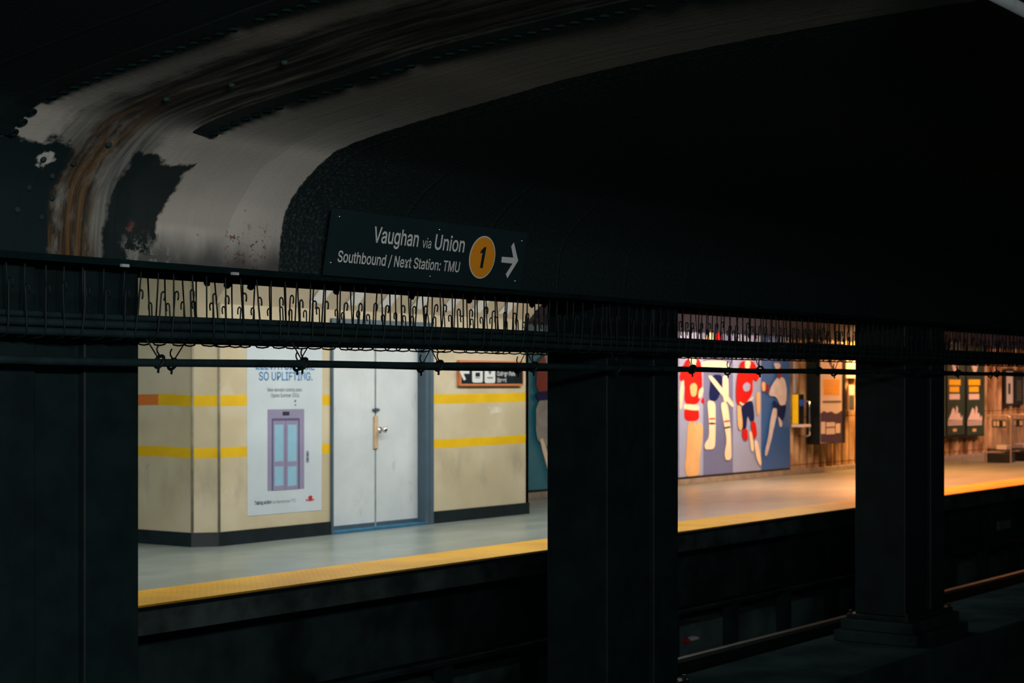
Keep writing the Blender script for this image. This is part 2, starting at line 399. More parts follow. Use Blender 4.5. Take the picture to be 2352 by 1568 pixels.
# ------------------------------------------------------------------ platforms, track bed
EDGE = 9.42; KY = 12.35; BY = 13.9
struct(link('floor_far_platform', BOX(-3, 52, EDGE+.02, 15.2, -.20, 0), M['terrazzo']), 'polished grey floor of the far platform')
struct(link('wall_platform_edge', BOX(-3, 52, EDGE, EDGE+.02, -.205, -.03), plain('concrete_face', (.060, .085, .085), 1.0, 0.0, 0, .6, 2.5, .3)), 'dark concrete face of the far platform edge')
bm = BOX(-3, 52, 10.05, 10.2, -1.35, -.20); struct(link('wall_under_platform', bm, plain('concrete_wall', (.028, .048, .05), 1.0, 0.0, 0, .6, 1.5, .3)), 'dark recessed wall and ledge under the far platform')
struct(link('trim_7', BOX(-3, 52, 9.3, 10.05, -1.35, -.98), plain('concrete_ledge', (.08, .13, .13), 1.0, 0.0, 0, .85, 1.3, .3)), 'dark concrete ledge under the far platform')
struct(link('floor_track_bed', BOX(-3, 52, 2.2, 9.3, -1.55, -1.30), M['ballast']), 'dark ballast of the track bed')
struct(link('floor_near_platform', BOX(-3, 52, -5, 2.2, -1.3, 0), M['concrete_dark']), 'near platform floor')
struct(link('floor_walkway', BOX(-3, 52, 5.31, 6.33, -1.30, -.51), M['concrete_walk'], bev=.015), 'concrete kerb between the two tracks carrying the columns')
struct(link('trim_8', BOX(-3, 52, EDGE-.012, EDGE+.02, -.03, 0), M['base_black']), 'thin black lip along the far platform edge')
ts = link('tactile_paving', BOX(-3, 52, EDGE, 10.11, .0, .014), M['tactile'])
tag(ts, 'long yellow studded warning strip along the far platform edge', 'tactile strip')
for k, (y, lab) in enumerate(((8.62, 'steel rail of the far track nearest the platform wall'), (7.12, 'steel rail of the far track beside the column kerb'))):
    t = empty('rail', (-3, y, -1.3), lab, 'rail')
    adopt(link('rail_head', BOX(-3, 52, y-.036, y+.036, -1.145, -1.1), M['rail_steel'], bev=.008), t)
    adopt(link('rail_web', BOX(-3, 52, y-.01, y+.01, -1.28, -1.145), M['black_steel']), t)
    adopt(link('rail_foot', BOX(-3, 52, y-.07, y+.07, -1.3, -1.28), M['black_steel']), t)

# power rail cover under the platform
t = empty('cover_board', (0, 9.2, -1.3), 'dark board covering the power rail under the far platform', 'cover board')
adopt(link('board', BOX(-3, 52, 9.08, 9.26, -.80, -.76), M['concrete_dark']), t)
for i in range(18):
    x = 8+i*1.3
    adopt(link('bracket', BOX(x, x+.05, 9.12, 9.29, -1.3, -.8), M['concrete_dark']), t)

# ------------------------------------------------------------------ painted wall block on the far platform
KX0, KX1 = 12.16, 17.72
pts = [(KX0, 15.2), (KX0, 12.52), (12.36, KY), (KX1, KY), (KX1, 13.9), (KX1, 15.2)]
DX0, DX1 = XatY(758, KY), XatY(993, KY); DTOP = EYE+.70
bm = nb()
def wallseg(bm, p, q, z0, z1, th=.06):
    p = Vector((*p, 0)); q = Vector((*q, 0)); d = (q-p).normalized(); n = Vector((-d.y, d.x, 0))*th
    prism(bm, [(p.x, p.y, z0), (q.x, q.y, z0), (q.x, q.y, z1), (p.x, p.y, z1)], n)
ZT = EYE+.80
wallseg(bm, pts[0], pts[1], 0, EYE+1.26); wallseg(bm, pts[1], pts[2], 0, EYE+1.26)
wallseg(bm, pts[2], (DX0, KY), 0, ZT); wallseg(bm, (DX1, KY), pts[3], 0, ZT); wallseg(bm, (DX0, KY), (DX1, KY), DTOP, ZT)
wallseg(bm, pts[3], pts[5], 0, EYE+1.26)
struct(link('wall_kiosk', bm, M['painted_wall']), 'cream wall block with two yellow stripes on the far platform')
bm = nb()
for a, b in ((pts[0], pts[1]), (pts[1], pts[2]), (pts[2], (DX0, KY)), ((DX1, KY), pts[3]), (pts[3], pts[5])):
    a = Vector((*a, 0)); b = Vector((*b, 0)); d = (b-a).normalized(); n = Vector((d.y, -d.x, 0))*.012
    e = d*.008
    prism(bm, [a-e+Vector((0, 0, 0)), b+e, b+e+Vector((0, 0, .14)), a-e+Vector((0, 0, .14))], n)
struct(link('baseboard_kiosk', bm, M['base_black']), 'black baseboard of the cream wall block')
# corner beads either side of the chamfer
for k, p in enumerate((pts[1], pts[2])):
    bm = tube(nb(), [(p[0]+.004, p[1]-.004, .14), (p[0]+.004, p[1]-.004, EYE+1.2)], .014, 10)
    struct(link('trim_%d' % (k+2), bm, M['painted_grey'] if 'painted_grey' in M else M['concrete_dark'].copy(), smooth=True))
for k in (2, 3):
    o = bpy.data.objects['trim_%d' % k]; o.data.materials[0] = plain('bead_grey', (.30, .27, .20), .5, .3)
# sloped cornice above the wall; white bars on it stand in for lamp reflections
def cornice(name, x0, x1, y, mat, lab, z0=EYE+.80, z1=EYE+1.26):
    bm = prism(nb(), [(x0, y, z0), (x0, y-.47, z1), (x0, y+.05, z1), (x0, y+.05, z0)], (x1-x0, 0, 0))
    return struct(link(name, bm, mat), lab)
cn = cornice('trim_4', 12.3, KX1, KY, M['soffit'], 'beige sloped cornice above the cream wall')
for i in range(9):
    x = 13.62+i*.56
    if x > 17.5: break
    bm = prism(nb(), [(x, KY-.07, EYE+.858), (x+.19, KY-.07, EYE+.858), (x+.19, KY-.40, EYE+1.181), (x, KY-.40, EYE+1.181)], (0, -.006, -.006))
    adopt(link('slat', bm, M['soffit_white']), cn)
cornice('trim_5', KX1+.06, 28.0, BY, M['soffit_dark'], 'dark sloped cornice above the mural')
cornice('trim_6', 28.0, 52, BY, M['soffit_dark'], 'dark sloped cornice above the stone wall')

# ---- double door
d1 = bpy.data.objects.new('door_1', None); COL.objects.link(d1); d1.location = (DX0, KY, 0); struct(d1, 'white double door in a blue grey frame in the cream wall')
DY = KY+.09
def dpart(name, bm, mat, bev=0, smooth=False, parent=None):
    o = link(name, bm, mat, None, smooth, bev)
    if parent: o.parent = parent
    else: adopt(o, d1)
    return o
JX = XatY(974, KY); SPL = XatY(862, DY); LX = XatY(763, KY)
bm = BOX(DX0, LX, KY-.025, KY+.1, 0, DTOP); box(bm, JX, DX1, KY-.025, KY+.1, 0, DTOP); box(bm, JX+.07, JX+.09, KY-.035, KY-.02, 0, DTOP)
box(bm, DX0, DX1, KY-.03, KY+.1, DTOP-.10, DTOP+.01)
dpart('door_frame', bm, M['blue_grey'], .006)
for nm, xa, xb in (('door_leaf', LX+.004, SPL-.004), ('door_leaf', SPL+.004, JX-.002)):
    leaf = dpart(nm, BOX(xa, xb, DY, DY+.045, .03, DTOP-.11), M['white_door'], .004)
dpart('gap_strip', BOX(SPL-.012, SPL+.012, DY-.004, DY+.02, .03, DTOP-.11), plain('gap_grey', (.22, .27, .28), .5))
za, zb = onY(862, 1030, DY).z, onY(862, 955, DY).z
o = dpart('guard_plate', BOX(SPL-.035, SPL+.03, DY-.02, DY, za, zb), M['wood'], .005, False, leaf); o['label'] = 'tan guard plate'
c = onY(868, 987, DY)
bm = tube(nb(), [(SPL+.07, DY, c.z), (SPL+.07, DY-.012, c.z), (SPL+.07, DY-.013, c.z), (SPL+.07, DY-.05, c.z), (SPL+.07, DY-.065, c.z), (SPL+.07, DY-.09, c.z), (SPL+.07, DY-.10, c.z)], [.035, .035, .014, .014, .032, .034, .018], 16)
o = dpart('knob', bm, M['chrome'], 0, True, leaf); o['label'] = 'round metal knob'
zc = onY(862, 941, DY).z
bm = BOX(SPL-.055, SPL+.06, DY-.018, DY, zc-.012, zc+.012); box(bm, SPL-.02, SPL+.02, DY-.03, DY, zc-.02, zc+.02)
o = dpart('latch', bm, M['blue_grey'], .003, False, leaf); o['label'] = 'small blue latch'
dpart('kick_plate', BOX(LX+.01, JX-.01, DY-.003, DY, .03, .075), M['blue_grey'])
dpart('threshold', BOX(DX0, JX, KY-.02, DY+.05, 0, .03), plain('threshold_blue', (.02, .14, .27), .5), .004)
struct(link('wall_door_recess', BOX(DX0-.05, DX1+.05, DY+.06, DY+.1, 0, DTOP+.1), M['base_black']))

# ---- poster
pz = zoom(560, 820, 4.126)
def W(px, py, Y): return onY(px, py, Y)
PY = KY-.004
t = empty('poster', (XatY(653, KY), KY, .27), 'white poster of a purple lift door on the cream wall left of the door', 'poster')
def flat_quad(name, corners_px, Y, mat, parent, th=.0015, off=0.0):
    p = [W(x, y, Y) for x, y in corners_px]
    q = [Vector((v.x, Y-off, v.z)) for v in p]
    o = link(name, prism(nb(), q, (0, -th, 0)), mat); adopt(o, parent); return o
flat_quad('sheet', [(568, 1185), (738, 1171), (740, 772), (566, 765)], KY, M['poster_white'], t, .003)
def pq(name, x0, y0, x1, y1, mat, off, dy=0.0):
    a = [pz(x0, y0), pz(x1, y0+dy*.2), pz(x1, y1+dy), pz(x0, y1)]
    return flat_quad(name, a, KY, mat, t, .001, off)
pq('lift_frame', 222, 495, 570, 1268, M['print_lilac'], .003, -22)
pq('lift_opening', 262, 580, 526, 1266, M['print_violet'], .004, -18)
pq('lift_door', 275, 603, 511, 1264, M['print_lilac'], .005, -15)
for i, (a, b) in enumerate(((288, 370), (413, 495))):
    pq('lift_window', a, 640, b, 990, M['print_sky'], .006, -6); pq('lift_window', a, 1035, b, 1222, M['print_sky'], .006, -8)
pq('lift_gap', 391, 603, 394, 1258, M['print_violet'], .0062, 0)
pq('lift_display', 365, 516, 428, 552, M['print_dark'], .006, -2)
pq('call_panel', 588, 888, 614, 998, M['print_lilac'], .004, -2)
pq('call_button', 595, 910, 608, 935, M['print_violet'], .0052); pq('call_button', 595, 955, 608, 980, M['print_violet'], .0052)
def wall_text(name, s, mat, x0, yb0, x1, cap_px, Y, parent, off=.004, bold=.0, xh=None):
    a = W(x0, yb0, Y); b = W(x1, yb0, Y); h = cap_px*a.to_3d().xy.length/F*math.cos(math.atan((x0-HX)/F))
    return text_mesh(name, s, mat, (a.x, Y, a.z), (1, 0, 0), (0, 0, 1), (0, -1, 0), b.x-a.x, h, off, parent, bold, 'L', xh)
wall_text('headline', 'ELEVATORS ARE', M['print_blue'], 587, 848, 722, 19, KY, t, bold=.012)
wall_text('headline', 'SO UPLIFTING.', M['print_blue'], 594, 873, 717, 19, KY, t, bold=.012)
wall_text('small_print', 'New elevator coming soon.', M['print_grey'], 614, 899, 694, 8.5, KY, t, bold=.008)
wall_text('small_print', 'Opens Summer 2026.', M['print_grey'], 622, 912, 688, 8.5, KY, t, bold=.008)
wall_text('small_print', 'Taking action', M['print_dark'], 584, 1159, 623, 8, KY, t, bold=.02)
wall_text('small_print', 'to improve your TTC.', M['print_grey'], 626, 1156, 680, 7, KY, t, bold=.0)
bm = nb()
crest = [(585, 1345), (612, 1350), (607, 1322), (630, 1308), (648, 1318), (645, 1346), (666, 1340), (660, 1356), (640, 1358), (627, 1366), (612, 1358), (590, 1362)]
prism(bm, [Vector((W(*pz(x, y), KY).x, KY-.004, W(*pz(x, y), KY).z)) for x, y in crest], (0, -.001, 0))
adopt(link('red_crest', bm, M['print_red']), t)
pq('smudge', 478, 405, 492, 425, M['print_grey'], .004); pq('smudge', 482, 445, 492, 460, M['print_grey'], .004)

# ---- direction sign on the wall
t = empty('wayfinding_sign', (XatY(1120, KY), KY, EYE), 'black exit sign with orange rim and white arrow on the cream wall', 'sign')
sx0, sx1 = XatY(1049, KY), XatY(1195, KY); s0, s1 = W(1120, 886, KY).z, W(1120, 828, KY).z
adopt(link('sign_rim', BOX(sx0, sx1, KY-.05, KY, s0, s1), M['copper'], bev=.004), t)
adopt(link('sign_panel', BOX(sx0+.028, sx1-.022, KY-.054, KY-.04, s0+.028, s1-.03), M['base_black']), t)
SY = KY-.056
dz = zoom(1030, 810, 10.226)
def dpoly(name, pts_, mat, parent, off=0.0):
    q = []
    for x, y in pts_:
        p = W(*dz(x, y), SY); q.append(Vector((p.x, SY-off, p.z)))
    o = link(name, prism(nb(), q, (0, -.002, 0)), mat); adopt(o, parent); return o
dpoly('arrow', [(262, 450), (330, 340), (372, 362), (322, 424), (490, 420), (490, 490), (352, 492), (408, 620), (360, 652)], M['sign_white'], t)
def drr(name, x0, x1, y0, y1, r, mat, off=0): return dpoly(name, rounded(x0, x1, y0, y1, r), mat, t, off)
drr('pictogram', 556, 803, 300, 700, 45, M['sign_white']); drr('pictogram', 848, 1097, 300, 710, 45, M['sign_white'])
drr('train_window', 632, 735, 465, 560, 12, M['base_black'], .003); dpoly('train_track', [(632, 580), (735, 580), (735, 596), (632, 596)], M['print_grey'], t, .003)
dpoly('exit_mark', [(930, 420), (1010, 420), (985, 500), (955, 500)], M['print_grey'], t, .003); dpoly('exit_mark', [(905, 570), (1040, 570), (1040, 600), (905, 600)], M['print_grey'], t, .003)
a = dz(1142, 535); b = dz(1570, 535); wall_text('sign_text', 'College Park', M['sign_white'], a[0], a[1], b[0], 9.5, SY, t, .002, .012)
a = dz(1142, 690); b = dz(1360, 690); wall_text('sign_text', 'Street', M['sign_white'], a[0], a[1], b[0], 9.5, SY, t, .002, .012)

# ---- small paper patch on wall
q = [W(1120, 934, KY), W(1153, 934, KY), W(1153, 946, KY), W(1128, 950, KY)]
o = link('tape_patch', prism(nb(), q, (0, -.002, 0)), plain('patch', (.60, .55, .44), .6)); tag(o, 'pale scrap of tape below the yellow stripe right of the door', 'tape')

# ------------------------------------------------------------------ back wall: mural and ribbed stone
struct(link('wall_back', BOX(KX1, 28.0, BY+.02, BY+.12, 0, EYE+1.26), M['soffit_dark']), 'plain wall behind the mural')
bm = nb(); x = 28.0; cols = []
while x < 52:
    wv = random.uniform(.22, .36)
    for k in range(5): cols.append((x+wv*k/5, k/5, BY+.08-.12*math.sin(math.pi*k/5)*random.uniform(.85, 1.0)))
    x += wv
uvl = bm.loops.layers.uv.new('UVMap')
top = [bm.verts.new((a, b, EYE+1.0)) for a, k_, b in cols]; bot = [bm.verts.new((a, b, .06)) for a, k_, b in cols]
for i in range(len(cols)-1):
    f = bm.faces.new((bot[i], bot[i+1], top[i+1], top[i])); k0 = cols[i][1]
    for lp, u_ in zip(f.loops, (k0, k0+.2, k0+.2, k0)): lp[uvl].uv = (u_, 0)
tb = [bm.verts.new((cols[0][0], BY+.15, z)) for z in (.06, EYE+1.0)]; te = [bm.verts.new((cols[-1][0], BY+.15, z)) for z in (.06, EYE+1.0)]
bm.faces.new((tb[0], bot[0], top[0], tb[1])); bm.faces.new((bot[-1], te[0], te[1], top[-1])); bm.faces.new((te[0], tb[0], tb[1], te[1]))
bm.faces.new([tb[1]]+top+[te[1]]); bm.faces.new([tb[0]]+bot+[te[0]])
sw = link('wall_stone', bm, M['stone']); struct(sw, 'ribbed brown stone wall at the back of the far platform')
struct(link('baseboard_back', BOX(KX1+.06, 52, BY-.05, BY+.06, 0, .09), plain('kerb_grey', (.25, .25, .24), .6), bev=.006), 'grey skirting along the back wall')
struct(link('wall_end', BOX(52, 52.2, -5, 15.2, -1.5, 3.2), M['black_paint']))
struct(link('wall_left', BOX(-3.2, -3, 2.2, 15.2, -1.5, 3.2), M['black_paint']))

MY = BY-.03
t = empty('mural', (24, BY, .1), 'wide mural of red white and navy shapes on lavender and blue panels', 'mural')
zb_, zt_ = .13, EYE+.84
adopt(link('mural_rim', BOX(18.2, 28.02, MY, BY+.015, .095, zt_+.02), M['base_black']), t)
pan = [(18.2, XatY(1400, MY), 'mural_teal'), (XatY(1400, MY), XatY(1558, MY), 'mural_slate'), (XatY(1558, MY), XatY(1614, MY), 'mural_lavender'), (XatY(1614, MY), XatY(1682, MY), 'mural_slate'), (XatY(1682, MY), XatY(1747, MY), 'mural_lavender'), (XatY(1747, MY), 28.0, 'mural_blue')]
panels = []
for a, b, m in pan: panels.append((b, link('mural_panel', BOX(a, b-.004, MY-.012, MY, zb_, zt_), M[m]))); adopt(panels[-1][1], t)
layer = [0]
mz = zoom(1555, 740, 7.84); mz2 = zoom(1555, 900, 7.13)
def mp(zf, pts_, mat, name='mural_shape', rnd=2):
    # smooth the outline (Chaikin) and lay it on the panel as a thin coloured piece
    P = [Vector(zf(x, y)) for x, y in pts_]
    for _ in range(rnd):
        Q = []
        for i in range(len(P)):
            a, b = P[i], P[(i+1) % len(P)]; Q += [a*.8+b*.2, a*.2+b*.8]
        P = Q
    off = .0135+.0006*layer[0]; layer[0] += 1
    q = [Vector((W(p.x, p.y, MY).x, MY-off, W(p.x, p.y, MY).z)) for p in P]
    o = link(name, prism(nb(), q, (0, -.001, 0)), M[mat]); cx_ = sum(v.x for v in q)/len(q)
    o.parent = next(pn_ for b_, pn_ in panels if cx_ <= b_ or pn_ is panels[-1][1]); return o
# left figure: red body, cream belt, tan legs
mp(mz, [(60, 840), (170, 640), (400, 640), (440, 960), (440, 1200), (380, 1480), (110, 1480), (130, 1100), (30, 1050), (30, 960)], 'mural_red')
mp(mz, [(190, 640), (350, 640), (300, 860), (250, 860)], 'mural_cream')
mp(mz2, [(100, 260), (340, 260), (355, 470), (110, 480)], 'mural_red')
mp(mz2, [(95, 190), (350, 215), (350, 310), (95, 280)], 'mural_cream')
mp(mz, [(210, 1130), (300, 1080), (355, 1150), (330, 1330), (240, 1340)], 'mural_tan')
mp(mz, [(30, 1260), (70, 1050), (120, 1040), (70, 1560), (30, 1568)], 'mural_cream')
mp(mz2, [(160, 480), (280, 480), (300, 560), (350, 470), (410, 560), (400, 780), (350, 1130), (360, 1365), (100, 1390), (140, 900)], 'mural_tan')
mp(mz, [(370, 1230), (450, 1150), (460, 1260), (370, 1400)], 'mural_cream')
mp(mz2, [(370, 160), (420, 60), (440, 210)], 'mural_red')
# second figure: cream arms and legs, navy trousers
mp(mz, [(420, 690), (900, 690), (930, 860), (600, 860), (430, 850)], 'mural_cream')
mp(mz, [(470, 300), (600, 150), (640, 170), (640, 420), (440, 420)], 'mural_cream')
mp(mz, [(650, 420), (690, 170), (760, 170), (830, 400), (830, 420)], 'mural_red')
mp(mz, [(600, 940), (800, 940), (790, 1200), (700, 1420), (550, 1400)], 'mural_navy')
mp(mz, [(800, 960), (900, 960), (910, 1420), (820, 1440), (800, 1200)], 'mural_cream')
mp(mz, [(520, 960), (610, 960), (830, 1230), (1010, 1480), (980, 1540), (800, 1330)], 'mural_cream')
mp(mz2, [(470, 130), (610, 160), (610, 430), (610, 700), (600, 930), (440, 945), (430, 850), (510, 740), (500, 430)], 'mural_cream')
mp(mz2, [(690, 170), (800, 160), (840, 430), (860, 640), (870, 960), (870, 1100), (780, 1120), (755, 1000), (800, 800), (740, 480)], 'mural_cream')
mp(mz2, [(505, 500), (605, 500), (605, 530), (505, 530)], 'mural_navy', rnd=1); mp(mz2, [(755, 575), (850, 555), (852, 585), (757, 605)], 'mural_navy', rnd=1)
mp(mz2, [(505, 425), (605, 425), (605, 450), (505, 450)], 'mural_red', rnd=1); mp(mz2, [(745, 470), (842, 460), (844, 485), (747, 498)], 'mural_red', rnd=1)
# third figure: red body leaning, navy legs, red knees
mp(mz, [(1080, 860), (1130, 690), (1360, 690), (1470, 980), (1400, 1080), (1340, 1000), (1340, 1290), (1180, 1500), (1040, 1480), (1040, 1100)], 'mural_red')
mp(mz, [(1190, 690), (1310, 690), (1270, 870), (1210, 870)], 'mural_cream')
mp(mz, [(1150, 1150), (1230, 1070), (1300, 1120), (1280, 1230), (1190, 1250)], 'mural_lavender')
mp(mz2, [(1000, 150), (1080, 205), (1225, 70), (1230, 100), (1085, 240), (1000, 190)], 'mural_cream', rnd=1)
mp(mz2, [(1020, 220), (1220, 110), (1250, 480), (1180, 480), (1130, 350), (1110, 620), (1040, 640)], 'mural_navy')
mp(mz2, [(955, 220), (1020, 220), (1055, 560), (1020, 640), (975, 590)], 'mural_tan')
mp(mz2, [(1040, 610), (1130, 600), (1140, 780), (1090, 800), (1045, 740)], 'mural_red')
mp(mz2, [(1180, 480), (1260, 480), (1290, 700), (1235, 780), (1200, 700)], 'mural_red')
mp(mz2, [(1150, 640), (1200, 640), (1240, 960), (1190, 980)], 'mural_cream'); mp(mz2, [(1235, 790), (1295, 790), (1360, 1150), (1340, 1220), (1270, 1080)], 'mural_cream')
mp(mz2, [(1265, 0), (1340, 0), (1330, 340), (1280, 400)], 'mural_tan')
# fourth figure: grey white body, navy shorts, pale legs
mp(mz, [(1700, 730), (1820, 730), (1850, 850), (1780, 900)], 'mural_pale')
mp(mz, [(1640, 1200), (1760, 990), (1900, 990), (1950, 1200), (1930, 1480), (1830, 1510), (1760, 1330), (1620, 1330)], 'mural_pale')
mp(mz, [(1760, 960), (1830, 780), (1870, 860), (1820, 1050)], 'mural_deep_red'); mp(mz, [(1560, 1120), (1620, 1090), (1620, 1260), (1570, 1270)], 'mural_deep_red')
mp(mz, [(1490, 1070), (1560, 1070), (1560, 1240), (1500, 1240)], 'mural_tan')
mp(mz2, [(1540, 110), (1650, 230), (1770, 200), (1710, 480), (1650, 440), (1620, 290), (1545, 250)], 'mural_navy')
mp(mz2, [(1540, 260), (1610, 270), (1600, 400), (1560, 560), (1520, 760), (1440, 1060), (1400, 1020), (1470, 700), (1500, 450)], 'mural_pale')
mp(mz2, [(1620, 380), (1690, 480), (1690, 560), (1650, 580)], 'mural_pale')
# left end by the wall block: deep red and grey over teal
lz = zoom(1220, 690, 3.34)
mp(lz, [(30, 480), (80, 420), (140, 480), (140, 700), (20, 700)], 'mural_deep_red', rnd=1)
mp(lz, [(80, 400), (140, 400), (140, 480), (100, 490)], 'mural_grey', rnd=1)
mp(lz, [(20, 700), (150, 690), (150, 760), (80, 790), (20, 750)], 'mural_navy', rnd=1)
mp(lz, [(20, 770), (150, 760), (160, 1100), (90, 1120), (20, 1060)], 'mural_grey', rnd=1)
mp(lz, [(45, 1070), (75, 1050), (160, 1350), (150, 1430)], 'mural_cream', rnd=1)

# ---- things on the stone wall
BW = BY-.055
def bx(name, px0, py1, px1, py0, Y0, Y1, mat, parent, bev=0.0):
    """box against a wall: left, bottom, right, top in frame pixels measured on the plane Y0"""
    a = W((px0+px1)/2, py1, Y0).z; b = W((px0+px1)/2, py0, Y0).z
    o = link(name, BOX(XatY(px0, Y0), XatY(px1, Y0), Y0, Y1, a, b), M[mat] if isinstance(mat, str) else mat, bev=bev); adopt(o, parent); return o
t = empty('help_point', (XatY(1833, BW), BW, .9), 'yellow and black help point over a small shelf on the stone wall', 'help point')
hx0, hx1 = XatY(1834.5, BW-.12), XatY(1847, BW-.12); hz0, hz1 = W(1840, 974, BW-.12).z, W(1840, 905, BW-.12).z
adopt(link('call_unit', BOX(hx0, hx1, BW-.12, BW, hz0, hz1), M['base_black'], bev=.008), t)
adopt(link('yellow_panel', BOX(hx0-.02, hx0, BW-.115, BW, hz0+.005, hz1-.005), M['yellow_gloss'], bev=.006), t)
adopt(link('blue_light', BOX(hx0+.03, hx1-.03, BW-.135, BW-.12, W(1840, 932, BW-.12).z, W(1840, 918, BW-.12).z), M['blue_gloss'], bev=.004), t)
sx1 = XatY(1863, BW-.24)
adopt(link('shelf', BOX(hx0-.04, sx1, BW-.24, BW, hz0-.05, hz0-.002), M['ad_white'], bev=.008), t)
z1 = W(1860, 920, BW-.2).z; z0 = W(1860, 1002, BW-.2).z; xh = sx1-.02
adopt(link('guard_rail', tube(nb(), [(xh, BW, z1), (xh, BW-.15, z1), (xh, BW-.22, z1-.03), (xh, BW-.22, z1-.1), (xh, BW-.22, z0+.1), (xh, BW-.22, z0+.03), (xh, BW-.15, z0), (xh, BW, z0)], .016, 8), M['chrome'], smooth=True), t)
bx('supply_tube', 1826, 904, 1830, 800, BW-.06, BW-.02, 'pale_metal', t)

AZ = zoom(1800, 800, 5.23)
t = empty('advert_board', (XatY(1905, BW), BW, .5), 'tall black framed advert with an orange block on white above purple', 'advert board')
bx('case', 1884, 1019, 1942, 785, BW-.27, BW, 'base_black', t, .012)
fy = BW-.272
def ap(name, x0, y0, x1, y1, mat, off=0.0):
    a, b = AZ(x0, y0), AZ(x1, y1)
    return bx(name, a[0], b[1], b[0], a[1], fy-off-.002, fy-off, mat, t)
ap('printed_sheet', 442, -40, 700, 1130, 'ad_white'); ap('orange_block', 480, 372, 672, 556, 'ad_orange', .003)
q = [(442, 1130), (442, 780), (480, 750), (520, 770), (570, 755), (620, 785), (660, 770), (700, 740), (700, 1130)]
p = [W(*AZ(x, y), fy) for x, y in q]
adopt(link('purple_block', prism(nb(), [Vector((v.x, fy-.003, v.z)) for v in p], (0, -.001, 0)), M['ad_purple']), t)
p = [W(*AZ(x, y), fy) for x, y in ((520, 120), (560, 215), (600, 290), (605, 230), (580, 200), (570, 120))]
adopt(link('dark_figure', prism(nb(), [Vector((v.x, fy-.003, v.z)) for v in p], (0, -.001, 0)), M['ad_purple']), t)
for a in ((450, 880, 500, 1025), (512, 885, 615, 940), (512, 955, 615, 1030), (625, 900, 680, 1015)): ap('caption_block', *a, M['print_lilac'] if False else 'ad_white', .006)
for a in ((495, 400, 655, 412), (495, 430, 640, 442), (500, 480, 650, 492), (500, 515, 620, 525)): ap('caption_line', *a, 'mural_tan', .006)
ap('caption_line', 470, 628, 690, 650, 'print_grey', .004)

t = empty('notice', (XatY(1958, BW), BW, 1.4), 'bright white notice high on the orange lit stone right of the advert', 'notice')
bx('board', 1944, 868, 1973, 800, BW-.05, BW, 'soffit_white', t, .004)
for k in range(4): bx('text_line', 1948, 842+k*6, 1968, 840+k*6, BW-.053, BW-.05, 'mural_tan', t)
t = empty('notice', (XatY(1957, BW), BW, 1.0), 'narrow notice with white head and dark text panel below the bright one', 'notice')
bx('board', 1950, 943, 1963, 884, BW-.04, BW, 'ad_white', t, .004)
bx('text_panel', 1951, 941, 1962, 907, BW-.044, BW-.04, 'print_dark', t)
for k in range(6): bx('text_line', 1952, 912+k*5, 1961, 910+k*5, BW-.046, BW-.044, 'print_grey', t)

NZ = zoom(2160, 820, 6.03)
t = empty('advert_board', (XatY(2215, BW), BW, .5), 'black double poster case with two green adverts with yellow lettering blocks', 'advert board')
bx('case', 2177, 1003, 2262, 785, BW-.08, BW, 'base_black', t, .01)
bx('edge_strip', 2168, 1001, 2171, 790, BW-.02, BW, 'print_sky', t)
gy = BW-.082
def gp(name, x0, y0, x1, y1, mat, off=0.0):
    a, b = NZ(x0, y0), NZ(x1, y1); return bx(name, a[0], b[1], b[0], a[1], gy-off-.002, gy-off, mat, t)
for sx, wv in ((100, 235), (370, 240)):
    gp('printed_sheet', sx, -150, sx+wv, 1075, 'ad_green')
    gp('yellow_line', sx+20, 310, sx+180, 388, 'ad_yellow', .003); gp('yellow_line', sx+28, 408, sx+160, 482, 'ad_yellow', .003)
    gp('white_line', sx+25, 508, sx+168, 585, 'ad_white', .003)
    q = [(sx+5, 870), (sx+40, 790), (sx+70, 700), (sx+95, 720), (sx+105, 800), (sx+120, 670), (sx+140, 700), (sx+140, 780), (sx+165, 770), (sx+180, 850), (sx+200, 800), (sx+205, 870)]
    p = [W(*NZ(x, y), gy) for x, y in q]
    adopt(link('pale_figures', prism(nb(), [Vector((v.x, gy-.004, v.z)) for v in p], (0, -.001, 0)), M['ad_white']), t)
    for k in range(3): gp('white_line', sx+5, 880+k*24, sx+205, 894+k*24, 'ad_white', .003)
    gp('yellow_seal', sx+75, 990, sx+125, 1030, 'mural_tan', .003)
    p = [W(*NZ(x, y), gy) for x, y in ((sx+45, 60), (sx+150, 60), (sx+135, 180), (sx+105, 235), (sx+75, 180))]
    adopt(link('pale_emblem', prism(nb(), [Vector((v.x, gy-.004, v.z)) for v in p], (0, -.001, 0)), M['ad_white']), t)
t = empty('notice', (XatY(2320, BW), BW, 1.2), 'white framed notice with a dark slot right of the green adverts', 'notice')
bx('frame', 2310, 932, 2329, 846, BW-.05, BW, 'print_dark', t, .004); bx('sheet', 2312, 926, 2326.5, 853, BW-.054, BW-.05, 'poster_white', t)
bx('slot', 2316, 905, 2321, 880, BW-.057, BW-.054, 'print_dark', t)
t = empty('notice', (XatY(2341, BW), BW, 1.2), 'dark notice board with faint pale lines at the right end of the wall', 'notice')
bx('frame', 2332, 930, 2351, 850, BW-.05, BW, 'print_dark', t, .004)
for k in range(8): bx('text_line', 2336, 877+k*6, 2347, 874+k*6, BW-.053, BW-.05, 'print_grey', t)

